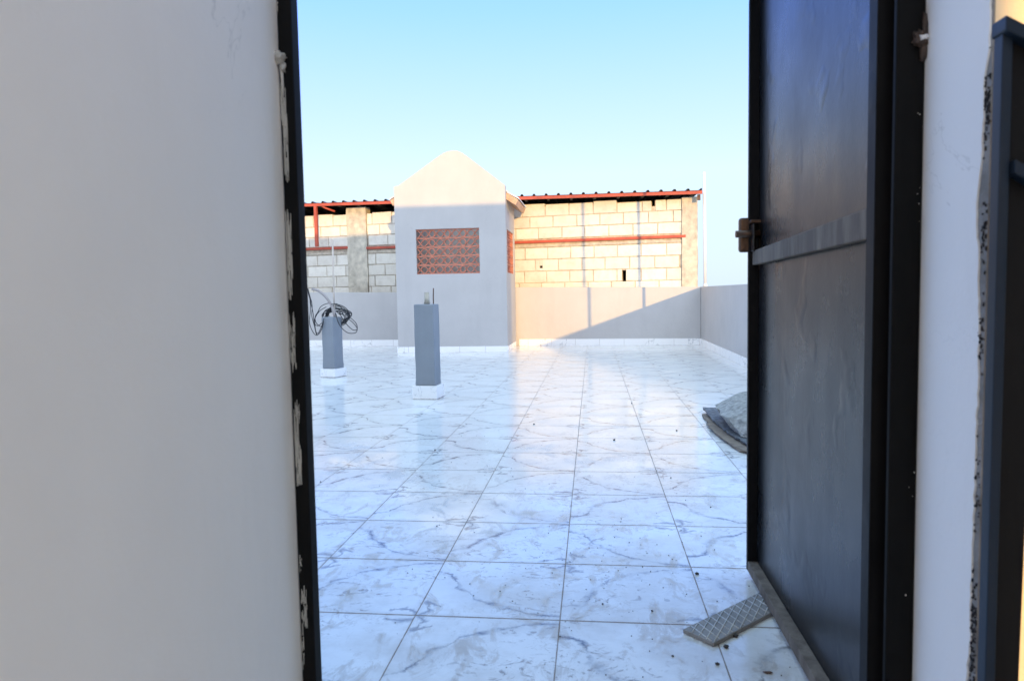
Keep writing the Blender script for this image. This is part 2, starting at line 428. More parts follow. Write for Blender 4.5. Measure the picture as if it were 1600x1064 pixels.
sd.box(sx0, sx1, .145, 1.02, 0, 1.20); sd.box(sx0, sx1, .145, 1.02, 1.86, 2.36)
sd.build('side_wall', 'grey_paint', sh)
q = MB(); q.box(-.853, -.723, .1305, .30, 0, 2.36); q.box(-.853, -.723, .98, 1.45, 0, 2.36)  # unseen left side, its opening added to light the shaft inside
q.box(-.853, -.723, .30, .98, 0, 1.20); q.box(-.853, -.723, .30, .98, 1.95, 2.36)
q.build('side_wall', 'grey_paint', sh)
MB().box(-.7225, .7225, 1.08, 1.18, 0, 2.10).build('rear_wall', 'white_wall', sh)  # white and kept low to brighten the inside of the shaft
# roof slabs behind the gable, left open between to light the shaft inside
rf = thing
for sgn in (1, -1):
    q = MB()
    ov = 1.035 if sgn > 0 else .955; zo = 2.95-.70*ov/1.11
    zi = 2.95-.70*.5/1.11
    pass
    a = [(sgn*.5, zi), (sgn*ov, zo), (sgn*(ov-.04), zo-.085), (sgn*.5, zi-.09)]
    q.prism(a, 'y', .131, 1.34)
    q.build('roof_slab', 'eave_board', sh, .006)
    q = MB()
    for i in range(3, 6):
        t0 = i/6*ov/1.11; z0 = 2.958 - .70*t0; x0 = 1.11*t0
        z1 = 2.958-.70*(t0+.18*ov/1.11); x1 = 1.11*(t0+.18*ov/1.11)
        q.prism([(sgn*x0, z0+.012), (sgn*x1, z1+.026), (sgn*x1, z1+.008), (sgn*x0, z0-.004)], 'y', .134, 1.36)
    q.build('roof_tiles', 'pipe_white', sh)
# skirting of the shaft
q = MB(); q.box(fx0-.012, fx1+.012, -.012, -.001, 0, .088); q.box(fx1+.001, fx1+.012, -.0005, 1.08, 0, .088); q.box(fx0-.012, fx0-.001, -.0005, 1.5, 0, .088)
q.build('skirting', 'skirting', sh, .002)
# terracotta grille
def grille(parent, x0, x1, z0, z1, ph, mt=None, depth=.045, rows=5):
    q = MB(); hh = (z1-z0)/rows; P = .238; N = int((x1-x0)/.0085)
    def ribbon(fn, th):
        prev = None
        for i in range(N+1):
            x = x0 + (x1-x0)*i/N; z = fn(x); dz = (fn(x+.001)-fn(x-.001))/.002
            nx, nz = -dz, 1.; L = math.hypot(nx, nz); nx /= L; nz /= L
            c = [(x - nx*th/2, z - nz*th/2), (x + nx*th/2, z + nz*th/2)]
            cur = [q.bm.verts.new((min(max(a, x0), x1), y, min(max(b_, z0), z1))) for y in (0, depth) for a, b_ in c]
            if prev:
                for f in ((0, 1, 1, 0), (2, 3, 3, 2)):
                    pass
                q.bm.faces.new((prev[0], prev[1], cur[1], cur[0]))
                q.bm.faces.new((prev[2], cur[2], cur[3], prev[3]))
                q.bm.faces.new((prev[1], prev[3], cur[3], cur[1]))
                q.bm.faces.new((prev[0], cur[0], cur[2], prev[2]))
            prev = cur
    for k in range(rows):
        zc = z0 + hh*(k+.5)
        for sg in (1, -1):
            j = random.uniform(-.004, .004); pj = random.uniform(-.012, .012)
            ribbon(lambda x: zc + sg*.051*math.cos(2*math.pi*(x-ph-pj)/P) + j + .002*math.sin(37*x+k), .0105)
        # small round rings at the round eyes
        nx_ = int((x1-x0)/P)+2
        for i in range(-1, nx_):
            xc = ph + i*P
            if xc < x0+.03 or xc > x1-.03: continue
            ring = [(xc + .042*math.cos(t), .0, zc + .050*math.sin(t)) for t in [2*math.pi*u_/18 for u_ in range(19)]]
            pr_ = None
            for (xx, _, zz) in ring:
                dx, dz = xx-xc, zz-zc; L = math.hypot(dx, dz); dx /= L; dz /= L
                cur = [q.bm.verts.new((xx+dx*o_, y, zz+dz*o_)) for y in (.002, depth-.002) for o_ in (-.0045, .0045)]
                if pr_:
                    q.bm.faces.new((pr_[0], pr_[1], cur[1], cur[0])); q.bm.faces.new((pr_[2], cur[2], cur[3], pr_[3]))
                    q.bm.faces.new((pr_[1], pr_[3], cur[3], cur[1])); q.bm.faces.new((pr_[0], cur[0], cur[2], pr_[2]))
                pr_ = cur
        if k:
            zb = z0 + hh*k; s1 = random.uniform(0, 6)
            ribbon(lambda x: zb + .0028*math.sin(26*x+s1), .020)
    ribbon(lambda x: z0+.007, .013); ribbon(lambda x: z1-.008+.003*math.sin(20*x), .012)
    o = q.build('terracotta_grille', 'terracotta', parent)
    return o
o = grille(sh, H0+.001, H1-.001, H2+.001, H3-.001, H0+.24); o.location = (0, .022, 0)
o = grille(sh, .3005, .9795, 1.201, 1.949, .2); o.rotation_euler = (0, 0, R(90)); o.location = (-.765, 0, 0)  # unseen left grille, goes with the opening added for light
o = grille(sh, .1455, 1.0195, 1.201, 1.859, .2); o.rotation_euler = (0, 0, R(90)); o.location = (.843, 0, 0)

# ------------------------------------------------------------------ stub pillars
def pillar(label, loc, rz, w_, d_, h_, bw, bd, bh, taper=0.01):
    t = thing('stub_pillar', label, 'pillar', loc, rz, 'unfinished stub pillars on the terrace')
    q = MB()
    q.box(0, w_, 0, d_, bh+.0005, h_)
    vs = q.bm.verts[:]
    bmesh.ops.subdivide_edges(q.bm, edges=[e for e in q.bm.edges if abs(e.verts[0].co.z-e.verts[1].co.z) > .1], cuts=14, use_grid_fill=True)
    for v in q.bm.verts:
        k = .0028*mnoise.noise(v.co*9+Vector((loc[0], 0, 0)))
        v.co.x += k; v.co.y += k
        if v.co.z < bh+.04: 
            v.co.x += (.006 if v.co.x > w_/2 else -.006)
    q.build('shaft_post', 'pillar_paint', t, .009, 3)
    MB().box(-(bw-w_)/2-.004, w_+(bw-w_)/2, -(bw-w_)/2, d_+(bd-d_)/2, 0, bh, jit=.002).build('plinth', 'plinth', t, .003)
    return t
p1 = pillar('taller grey stub pillar in front of the shaft with a short pipe and rebar on top', (-1.503, 5.848, 0), R(-5), .172, .17, .805, .214, .215, .115)
MB().tube([(.095, .07, .806), (.096, .07, .85), (.094, .07, .905)], [.026, .022, .021], 12).build('pipe_stub', 'concrete', p1)
MB().tube([(.150, .08, .806), (.151, .078, .87), (.155, .076, .94)], .0055, 6).build('rebar', 'rust', p1)
p2 = pillar('shorter grey stub pillar at left carrying a cable coil and a thin pole', (-2.955, 7.455, 0), R(-17), .155, .165, .66, .19, .215, .095)
Q2 = Vector((-2.955, 7.455, 0))
# bent conduit rising from the pillar top
q = MB(); pts = []
for i in range(15):
    t = i/14
    a_, b_, c_, d_ = Vector((-2.81, 7.50, .661)), Vector((-2.84, 7.50, .82)), Vector((-2.93, 7.46, .96)), Vector((-3.04, 7.43, .972))
    pts.append(a_*(1-t)**3+3*b_*t*(1-t)**2+3*c_*t*t*(1-t)+d_*t**3)
q.tube(pts, [.020]*3+[.014]*12, 10); o = q.build('bent_conduit', 'conduit'); 
tag(o, 'dusty bent conduit curving left out of the shorter pillar', 'conduit')
tag(MB().tube([(-2.825, 7.52, .661), (-2.822, 7.515, 1.1), (-2.812, 7.50, 1.50)], .010, 8).build('thin_pole', 'batten'), 'thin pale pole rising upright from the shorter pillar', 'pole')
# cable coil
q = MB(); cc = Vector((-2.82, 7.58, .655)); random.seed(11)
for k in range(11):
    pts = []; rx = random.uniform(.105, .165); rz_ = random.uniform(.06, .115); ox, oz, oy = random.uniform(-.012, .012), random.uniform(-.015, .02), random.uniform(-.03, .03)
    tilt = random.uniform(-.25, .25); n1 = random.uniform(0, 6)
    for i in range(41):
        t = 2*math.pi*i/40
        rr = 1 + .05*math.sin(3*t+n1)
        x = rx*math.cos(t)*rr; z = rz_*math.sin(t)*rr
        pts.append(cc + Vector((ox + x, oy + x*tilt, oz + z + .01)))
    q.tube(pts, .0048, 6, False)
def spline(P, n_=10):
    P = [Vector(p) for p in P]; out = []
    P = [P[0]*2-P[1]] + P + [P[-1]*2-P[-2]]
    for i in range(1, len(P)-2):
        for k in range(n_):
            t = k/n_; a, b, c, d = P[i-1], P[i], P[i+1], P[i+2]
            out.append(.5*((2*b)+(c-a)*t+(2*a-5*b+4*c-d)*t*t+(3*b-a-3*c+d)*t**3))
    out.append(P[-2]); return out
def pp(x, y, Y=7.40):     # rough world point for pixel columns of the original at depth Y (used for the shape of the loops only)
    k = Y/ (1104.*.991)
    X = (-.114+.993*(x-800)/1104.)/(.991+.113*(x-800)/1104.)*Y
    return (X, Y, EYE - (y - 465.5)*k)
loops = [[(528, 488), (540, 497), (552, 507), (559, 517), (556, 524), (545, 524), (536, 517), (530, 507), (526, 492)],
         [(530, 492), (545, 497), (557, 508), (559, 518), (552, 519), (541, 508), (534, 496), (528, 490)],
         [(484, 453), (488, 475), (491, 490), (492, 505), (494, 520), (498, 524), (504, 512), (508, 500)],
         [(484, 453), (487, 470), (487, 488), (485, 505), (488, 518), (494, 527), (500, 524), (505, 514), (507, 505)],
         [(485, 455), (490, 478), (489, 496), (493, 514), (496, 527), (494, 520), (494, 500), (502, 488), (512, 482)],
         [(500, 488), (494, 498), (496, 508), (503, 513), (507, 503)], [(498, 492), (492, 505), (497, 512), (505, 507), (512, 500)],
         [(526, 482), (533, 482), (538, 487), (536, 494), (530, 492)], [(520, 478), (530, 478), (540, 490), (548, 500)],
         [(497, 494), (503, 482), (512, 477), (520, 476)]]
for k, L in enumerate(loops):
    q.tube(spline([pp(a, b, 7.40 + .01*k if k != 1 else 7.46) for a, b in L]), .0042, 6, False)
q.tube(spline([pp(484, 452), pp(486, 462), pp(489, 474)]), .009, 7)
tag(q.build('cable_coil', 'cable'), 'tangled coil of black cable hanging on the shorter pillar', 'cable')

# ------------------------------------------------------------------ neighbour's block building
KN = math.atan(-.16); CN = math.cos(KN)
nb = thing('block_building', 'unfinished block building behind the parapet under a red edged metal roof', 'building', (0, 12.0, 0), KN)
random.seed(3)
XL, XR = -9.0, 1.69/CN
def roofz(x): return 2.425 - .0215*x          # underside of beam (world local)
mo = MB()
bays = {}
class BW:
    def box(s, x0, x1, *a, **k):
        key = (x0 > -4.4, a[2] > 1.7)
        bays.setdefault(key, MB()).box(x0, x1, *a, **k)
bw_ = BW()
hole_rects = [(.497, .565, 1.05, 1.235), (-.905, -.855, 1.305, 1.345)]
cols = [(-4.53, -4.14), (1.47, XR)]
# mortar backing split round the holes
def rect_split(r, holes):
    rs = [r]
    for h in holes:
        o2 = []
        for (a, b, c, d) in rs:
            if h[1] <= a or h[0] >= b or h[3] <= c or h[2] >= d: o2.append((a, b, c, d)); continue
            if a < h[0]: o2.append((a, h[0], c, d))
            if b > h[1]: o2.append((h[1], b, c, d))
            if c < h[2]: o2.append((max(a, h[0]), min(b, h[1]), c, h[2]))
            if d > h[3]: o2.append((max(a, h[0]), min(b, h[1]), h[3], d))
        rs = o2
    return rs
zt = {}
for r in rect_split((XL, XR, -3.9, 2.35), hole_rects + [(.98, 1.04, 2.26, 2.40)]):
    mo.box(r[0], r[1], .014, .11, r[2], r[3])
mo.build('mortar', 'mortar', nb)
courses = [(z, .2) for z in (-.14+.0, .06, .26, .46, .655, .855, 1.053, 1.253, 1.455)] + [(1.80, .19), (1.99, .19), (2.18, .185)]
for ci, (z, hc) in enumerate(courses):
    x = XL + (.2 if ci % 2 else .0) + random.uniform(-.02, .02)
    if z > .9: x += .03*ci
    while x < cols[1][0]-.02:
        L = .40 + random.uniform(-.012, .012)
        a, b = x+.007, x+L-.007
        x += L
        segs = [(a, min(b, 1.60))]
        for c0, c1 in cols:
            ns = []
            for (s0, s1) in segs:
                if s1 <= c0 or s0 >= c1: ns.append((s0, s1)); continue
                if s0 < c0-.05: ns.append((s0, c0-.008))
                if s1 > c1+.05 and c1 < 1: ns.append((c1+.008, s1))
            segs = ns
        for h in hole_rects[:1]:
            ns = []
            for (s0, s1) in segs:
                if s1 <= h[0] or s0 >= h[1] or z > h[3] or z+hc < h[2]+.05: ns.append((s0, s1)); continue
                if s0 < h[0]-.03: ns.append((s0, h[0]))
                if s1 > h[1]+.03: ns.append((h[1], s1))
            segs = ns
        for (s0, s1) in segs:
            if z > 2.1 and s0 < 1.04 and s1 > .97:      # broken top block with slot
                if s0 < .93: bw_.box(s0, .985, 0, .15, z+.006, z+hc-.02, jit=.003)
                s0 = 1.05
                if s1 - s0 < .05: continue
            f = random.uniform(-.003, .003)
            zz1 = z+hc-.007
            if z > 2.1: zz1 += random.uniform(-.02, .012) + (.035 if s0 < .3 else .005)
            j = .0025
            hb = next((h for h in hole_rects[1:] if s0 < h[1] and s1 > h[0] and z < h[3] and z+hc > h[2]), None)
            if hb:   # block with a bite knocked out of it: pieces around the hole
                for (a2, b2, c2, d2) in rect_split((s0, s1, z+.007, zz1), [hb]):
                    bw_.box(a2, b2, f, .15, c2, d2)
            else:
                bw_.box(s0, s1, f, .15, z+.007, zz1, jit=j)
for b_ in bays.values(): b_.build('block_courses', 'block', nb, .006)
# ledge strip of mortar under the band
random.seed(5)
for c0, c1 in cols:
    q = MB()
    q.box(c0, c1, -.03, .15, -3.9, 2.50 if c0 < 0 else 2.375)
    bmesh.ops.subdivide_edges(q.bm, edges=[e for e in q.bm.edges if abs(e.verts[0].co.z-e.verts[1].co.z) > 1], cuts=60)
    for v in q.bm.verts:
        v.co.x += .012*mnoise.noise(v.co*4); v.co.y += .006*mnoise.noise(v.co*9)
    q.build('concrete_column', 'concrete', nb)
q = MB(); x = XL
while x < 1.46:
    x2 = min(x + random.uniform(.25, .6), 1.46)
    q.box(x, x2, -.006+random.uniform(-.006, .006), .12, 1.665, 1.705+random.uniform(-.008, .02)); x = x2
q.build('mortar_ledge', 'mortar', nb)
q = MB(); q.box(-9, -4.52, -.032, .01, 1.755, 1.80); q.box(-4.15, 1.53, -.032, .01, 1.733, 1.778)
q.build('lintel_band', 'red_steel', nb, .003)
# roof: corrugated sheet, red edge angle, purlins, post and brace
def sheet():
    q = MB(); rows_ = []
    for yy, dz in ((-.26, 0.0), (4.2, -.02)):
        L = []; x = -9.0
        while x < 1.77:
            for dx, hz in ((0, 0), (.145, 0), (.158, .030), (.190, .030), (.203, 0)):
                L.append((min(x+dx, 1.785 - .0001*(5-len(L)%5)), hz))
            x += .208
        rows_.append([q.bm.verts.new((a - (.85 if yy > 0 else 0), yy, roofz(a)+.055+h+dz)) for a, h in L])
    for i in range(len(rows_[0])-1):
        q.bm.faces.new((rows_[0][i], rows_[0][i+1], rows_[1][i+1], rows_[1][i]))
    o = q.build('roof_sheet', 'roof_sheet', nb)
    so_ = o.modifiers.new('sol', 'SOLIDIFY'); so_.thickness = .003
sheet()
q = MB(); q.prism([(-9.0, roofz(-9)+.0), (1.79, roofz(1.79)+.0), (1.79, roofz(1.79)+.05), (-9.0, roofz(-9)+.05)], 'y', -.25, -.215)
q.build('edge_beam', 'red_steel', nb, .002)
q = MB()
for k in range(28):
    x = -8.9 + k*.39
    q.prism([(x, -.21), (x+.04, -.21), (x-.76, 4.1), (x-.80, 4.1)], 'z', roofz(x)-.005, roofz(x)+.045)
q.build('rafter', 'dark_sheet', nb)
q = MB(); q.box(-5.07, -5.015, -.25, -.2, 1.80, roofz(-5)); q.build('roof_post', 'red_steel', nb, .002)
q = MB(); q.tube([(-5.0, -.225, 2.585), (-4.86, -.20, 2.50), (-4.72, -.1, 2.44)], .022, 4); q.build('brace', 'red_steel', nb)
q = MB(); q.box(-9, XR-.95, 4.0, 4.15, -3.9, 2.3); q.box(-9, -8.87, .16, 4.0, -3.9, 2.5); q.prism([(XR-.14, .16), (XR-.003, .16), (XR-.80, 4.0), (XR-.94, 4.0)], 'z', -3.9, 2.30)
q.build('rear_wall', 'mortar', nb)
MB().box(-8.86, XR-.95, .16, 3.99, 0.2, .3).build('inner_floor', 'dark_sheet', nb)
# cut piece hanging at the roof end
MB().box(1.71, 1.76, -.2, -.14, 2.30, 2.385).build('roof_bracket', 'rust', nb, .004)

# ------------------------------------------------------------------ poles on the right parapet
for (x, y, zt_, lab) in ((1.80, 11.66, 2.75, 'slim white pipe standing in the far corner of the parapet'),
                         (1.86, 8.50, 2.85, 'slim white pipe on the right parapet, next before the corner one'),
                         (1.84, 5.87, 3.1, 'slim white pipe on the right parapet, nearest the doorway')):
    t = thing('corner_pipe', lab, 'pipe', (x, y, .94), 0, 'slim white pipes standing along the right parapet')
    MB().tube([(0, 0, 0), (-.008, 0, (zt_-.94)*.5), (-.017, 0, zt_-.94)], .0235, 14).build('pipe', 'pipe_white', t)
    MB().tube([(0, 0, 0.0), (0, 0, .035)], .034, 14).build('socket', 'pipe_white', t)

# ------------------------------------------------------------------ camera-side building with the doorway
hs = thing('stairhead', 'white plastered stair head around the open doorway', 'building', (0, 1.2, 0))
YF, YI = .06, -.187          # outer face, inner face (local)
def bxp(name, mat, *b, bevel=0, seg=2): return MB().box(*b).build(name, mat, hs, bevel, seg)
bxp('left_wall', 'white_wall', -.70, -.5365, -5.25, .003, -.0, 2.6)
bxp('front_wall', 'grey_paint', -7.2, -.541, .003, YF, 0, 3.3)
bxp('front_wall', 'grey_paint', .5235, 1.9, YI+.12, YF, 0, 3.3)
bxp('door_lintel', 'grey_paint', -.5405, .523, YI+.12, YF, 2.06, 3.3)
bxp('right_wall', 'cream_wall', .5235+.002, 1.9, YI, YI+.1195, 0, 2.6)
# plaster reveal of the right jamb, raw grey edge behind a coat of white paint with a ragged border
bxp('reveal', 'raw_plaster', .5232, .5252, YI-.0, YF-.05, 0, 2.06)
q = MB(); N = 260; prev = None; random.seed(21)
for i in range(N+1):
    z = 2.055*i/N
    e = YI + .016 + .007*mnoise.noise(Vector((z*2.2, 0, 0))) + .006*mnoise.noise(Vector((z*14, 3, 0))) + .004*mnoise.noise(Vector((z*70, 7, 0)))
    if 1.16 < z: e -= .010*min(1, (z-1.16)/.03)
    if .92 < z < 1.06: e += .009*math.sin((z-.92)/.14*math.pi)
    cur = [q.bm.verts.new((.5232, .0, z)), q.bm.verts.new((.5212, .0, z)), q.bm.verts.new((.5212, e, z)), q.bm.verts.new((.5232, e-.001, z))]
    if prev:
        for a in range(3): q.bm.faces.new((prev[a], prev[a+1], cur[a+1], cur[a]))
    prev = cur
q.build('paint_coat', 'coat', hs)
# smudges on the raw edge
random.seed(4)
for zc, n_ in ((1.12, 16), (.95, 8), (.42, 20), (.36, 10), (.60, 5), (.80, 6)):
    q = MB()
    for k in range(n_*4):
        y = YI + random.uniform(.001, .014); z = zc + random.gauss(0, .015)*(1+.6*(k % 3)); r_ = random.uniform(.0004, .0019)
        q.blob((.5225, y, z), (.0016, r_, r_*random.uniform(1, 2.4)), 1, .4, 3, k)
    tag(q.build('smudge', 'soot', hs), kind='stuff')
# rest of the interior shell; its ceiling, side and rear openings are added for light
bxp('ceiling', 'white_wall', -.70, 1.9, -.75, YI+.118, 2.602, 2.75)
bxp('ceiling', 'white_wall', -.70, 1.9, -5.25, -3.3, 2.602, 2.75)
bxp('ceiling', 'white_wall', 1.3, 1.9, -3.299, -.751, 2.602, 2.75)
bxp('side_wing', 'grey_paint', -7.2, -.701, -5.25, .0025, 0, 3.3)
bxp('roof_parapet', 'grey_paint', -7.2, 1.9, -5.4, -5.3505, 2.4, 3.3)
bxp('side_wall', 'white_wall', 1.8, 1.9, -5.25, -4.44, 0, 2.6)
bxp('side_wall', 'white_wall', 1.8, 1.9, -3.7, YI-.001, 0, 2.6)
bxp('rear_wall', 'white_wall', 0.82, 1.9, -5.35, -5.251, 0, 2.6)
bxp('rear_wall', 'white_wall', -.70, -.45, -5.35, -5.251, 0, 2.75)
bxp('rear_parapet', 'white_wall', -.449, .819, -5.35, -5.251, 0, .45)

# ------------------------------------------------------------------ door frame
df = thing('door_frame', 'black steel door frame with weld blobs and cream paint smears', 'door frame', (0, 1.2, 0))
MB().box(-.5355, -.510, 0, .03, 0, 2.055).build('jamb', 'jamb_black', df, .002)
MB().box(.4785, .5205, 0.0, .012, 0, 2.055).build('jamb', 'jamb_black', df, .002)
MB().box(-.5098, .4783, 0.0, .03, 2.015, 2.055).build('head_rail', 'jamb_black', df, .002)
q = MB(); random.seed(8)
# brushed paint smears: bundles of thin vertical streaks along the wall side of the left jamb
def zpx(y): return EYE - (y-466.5)*1.2/(1104*.955)*1.0
for (ya, yb, xa, xb, dens) in ((128, 205, .000, .009, 26), (160, 292, .002, .013, 60), (355, 480, .001, .013, 60), (505, 590, .001, .015, 46),
                               (640, 765, .003, .016, 70), (880, 915, .002, .008, 10), (935, 1000, .003, .016, 50), (1000, 1064, .0, .006, 20), (0, 40, .0, .004, 12)):
    za, zb = zpx(ya), zpx(yb)
    for k in range(int(dens*.95)):
        x = -.5355 + random.uniform(xa, xb*.85); u_ = (x+.5355-xa)/(xb-xa+1e-6)
        L = (za-zb)*random.uniform(.06, .42)*(1-.45*u_); z = random.uniform(zb+L*.0, za-L*.3)
        w__ = random.uniform(.0003, .0011)
        q.box(x, x+w__, -.0012-random.uniform(0, .0006), -.0001, z, z+L)
q.build('paint_smear', 'paint_drop', df)
def weld(x, z, s_, cat='paint_drop'):
    q = MB()
    q.blob((x, -.006, z), (.013*s_, .010*s_, .011*s_), 3, .35, 2.5, 3)
    q.blob((x-.011*s_, -.004, z-.004), (.008*s_, .007*s_, .008*s_), 2, .35, 3, 5)
    q.blob((x+.006*s_, -.003, z-.016*s_), (.006*s_, .005*s_, .010*s_), 2, .3, 3, 6)
    return q.build('weld_blob', cat, df)
weld(-.532, zpx(105), .9)
q = MB(); q.tube([(-.530, -.003, zpx(115)), (-.5285, -.003, zpx(150)), (-.529, -.003, zpx(168))], [.0035, .002, .0012], 6); q.build('paint_drip', 'paint_drop', df)
q = MB(); q.blob((.513, -.004, 1.268), (.011, .008, .013), 3, .4, 3, 9); q.blob((.517, -.003, 1.25), (.006, .006, .016), 2, .4, 3, 12); q.blob((.519, -.004, 1.285), (.004, .005, .02), 2, .4, 3, 13)
q.build('weld_blob', 'burnt', df)
MB().tube([(.509, -.010, 1.268), (.5205, -.010, 1.269)], .0042, 8).build('tie_stub', 'pipe_white', df)
q = MB(); random.seed(31)
for k in range(11):
    z = random.choice((1.02, 1.07, 1.10, 1.15, .93, .78, .55, .4)) + random.gauss(0, .02)
    x = .5205 - abs(random.gauss(0, .008)); r_ = random.uniform(.0003, .0010)
    q.blob((x, -.0003, z), (r_, .0006, r_*random.uniform(1, 2)), 1, .2)
q.build('paint_fleck', 'white_wall', df)

# ------------------------------------------------------------------ open door leaf
dr = thing('steel_door', 'open black sheet steel door leaf folded back at the right of the doorway', 'door', (.467, 1.247, 0))
D0, D1, ZB, ZT = 0.0, .968, .018, 2.0
th = .036
MB().box(th-.006, th, D0+.036, D1-.002, ZB+.002, ZT-.002).build('sheet_panel', 'door_black', dr)
MB().box(0, th-.0065, D0, D0+.0355, ZB, ZT).build('hinge_stile', 'stile_black', dr, .0015)
MB().box(0, th-.0065, D1-.018, D1, ZB, ZT).build('latch_stile', 'stile_black', dr, .0015)
MB().box(0.0, th-.0065, D0+.0358, D1-.0185, ZB, ZB+.030).build('bottom_rail', 'rail_black', dr, .0015)
MB().box(0.0, th-.0065, D0+.0358, D1-.0185, ZT-.03, ZT).build('top_rail', 'rail_black', dr, .0015)
q = MB(); q.prism([(D0+.0358, .968), (D1-.0185, .955), (D1-.0185, .998), (D0+.0358, 1.022)], 'x', .010, th-.0065)
q.build('middle_rail', 'rail_black', dr, .003)
lt = MB(); lt.box(-.026, .012, D1-.012, D1+.014, .995, 1.098)
lt = lt.build('latch', 'bronze', dr, .008, 3)
MB().tube([(-.040, D1-.006-.02, 1.048), (.034, D1-.006-.02, 1.048)], .0105, 12).build('bolt', 'bronze', lt)
MB().box(.0, .030, D1-.045, D1-.013, 1.078, 1.088).build('bolt_tab', 'bronze', lt, .002)
MB().box(.004, .010, D1-.055, D1-.0125, .995, 1.075).build('bolt_plate', 'door_black', lt, .002)

# ------------------------------------------------------------------ steel stair guard at the right edge
sg = thing('stair_guard', 'steel stair guard with blue sky light painted in and dark infill beside the worn plaster edge', 'railing', (.490, .947, 0))
q = MB(); q.box(0.0, .012, -.02, 0, 0, 1.183); q.build('post', 'sky_tint_steel', sg, .0015)
def slope_rail(z0):
    q = MB(); q.prism([(.0125 if z0 < 1.1 else -.002, z0), (.30, z0-.175), (.30, z0-.158), (.0125 if z0 < 1.1 else -.002, z0+.017)], 'y', -.03, .002); return q
slope_rail(1.184).build('hand_rail', 'sky_tint_steel', sg, .0015)
slope_rail(1.016).build('middle_rail', 'sky_tint_steel', sg, .0015)
q = MB(); q.prism([(.0125, .0), (.040, .0), (.052, 1.165), (.0125, 1.18)], 'y', -.012, -.008); q.build('infill_sheet', 'stile_black', sg)

# ------------------------------------------------------------------ loose things on the floor
# offcut of chequered tile
a = Vector((.290, 1.743)); e1 = Vector((.71, .704)).normalized(); e2 = Vector((-.70, .71)).normalized()
tl = thing('tile_offcut', 'chequered grey tile offcut lying under the door edge', 'tile', (a.x, a.y, .0005), math.atan2(e1.y, e1.x))
Lw, Ww = .36, .094
n = NT('chequer_tile'); n_ = n
c = n.mix(n.ramp(n.noise(30, 5, .6), .35, .7), (.21, .195, .18), (.29, .27, .25))
c = n.mix(n.ramp(n.noise(12, 5, .7), .55, .7, 0, .5), c, (.11, .10, .10)); n.bump(n.noise(150, 3, .6), .3, .002)
M['offcut'] = n.out(c, .7)
M['offcut_rib'] = simple('offcut_rib', (.50, .49, .47), .65, .2, 30, .3)
MB().box(0, Lw, 0, Ww, 0, .011).build('tile_body', 'offcut', tl, .0015)
q = MB()
def clipseg(p, d):
    t0, t1 = -9, 9
    for k, (lo, hi) in enumerate(((.003, Lw-.003), (.003, Ww-.003))):
        if abs(d[k]) < 1e-9: continue
        a_, b_ = (lo-p[k])/d[k], (hi-p[k])/d[k]
        t0 = max(t0, min(a_, b_)); t1 = min(t1, max(a_, b_))
    return t0, t1
for sgn in (1, -1):
    ang = R(22 if sgn > 0 else 72); d = (math.cos(ang), math.sin(ang))
    for k in range(-26, 26):
        p = (k*.0275 if sgn < 0 else k*.055, 0)
        t0, t1 = clipseg(p, d)
        if t1-t0 < .006: continue
        A_ = Vector((p[0]+d[0]*t0, p[1]+d[1]*t0, .0112)); B_ = Vector((p[0]+d[0]*t1, p[1]+d[1]*t1, .0112))
        q.tube([A_, B_], .0016, 4)
q.build('raised_ribs', 'offcut_rib', tl)
# board and concrete lump behind the door
bd_ = thing('torn_board', 'stained torn board with flaking layers under the concrete lump', 'board', (.95, 4.2, 0))
def sheet_poly(pts, z0, z1, name, mat, curl=0, seed=0):
    q = MB(); bm = q.bm; vs = [bm.verts.new((x, y, 0)) for x, y in pts]
    bm.faces.new(vs); bmesh.ops.triangulate(bm, faces=bm.faces[:])
    bmesh.ops.subdivide_edges(bm, edges=bm.edges[:], cuts=7, use_grid_fill=False)
    for v in bm.verts:
        d = max(0, -(v.co.x+.02)); v.co.z = z0 + curl*d*d*6 + .006*mnoise.noise(v.co*6+Vector((0, 0, seed)))
        if v.is_boundary: v.co += Vector((.012*mnoise.noise(v.co*30), .014*mnoise.noise(v.co*25+Vector((5, 0, 0))), 0))
    o = q.build(name, mat, bd_)
    s_ = o.modifiers.new('sol', 'SOLIDIFY'); s_.thickness = z1-z0; s_.offset = 1
    return o
sheet_poly([(-.19, .86), (.15, .92), (.55, .9), (.6, -.42), (.2, -.50), (-.165, -.30), (-.215, .2)], .004, .014, 'backing_layer', 'cardboard', .0, 1)
sheet_poly([(-.165, 1.0), (.2, 1.02), (.6, .95), (.62, -.38), (.2, -.44), (-.10, -.30), (-.155, .1), (-.175, .5)], .022, .032, 'top_layer', 'board_face', .05, 4)
sheet_poly([(-.20, .62), (.0, .5), (.3, -.40), (.1, -.56), (-.08, -.48), (-.18, -.22), (-.225, .3)], .014, .020, 'middle_layer', 'cardboard', .03, 8)
q = MB(); bm = q.bm
bot = [(.84, 4.15), (.85, 4.6), (1.0, 4.92), (1.35, 4.88), (1.5, 4.4), (1.3, 4.05), (1.0, 3.98)]
mid_ = [(.775, 4.30, .115), (.80, 4.78, .12), (1.0, 5.02, .13), (1.4, 4.98, .14), (1.55, 4.4, .15), (1.35, 4.0, .13), (1.0, 4.03, .115)]
tp = [(.87, 4.45, .168), (.90, 4.72, .185), (1.05, 4.9, .21), (1.35, 4.85, .245), (1.45, 4.45, .25), (1.28, 4.2, .23), (1.0, 4.2, .175)]
A_ = [bm.verts.new((x-.97, y-4.35, .036)) for x, y in bot]
M_ = [bm.verts.new((x-.97, y-4.35, z)) for x, y, z in mid_]
B_ = [bm.verts.new((x-.97, y-4.35, z)) for x, y, z in tp]
k = len(bot)
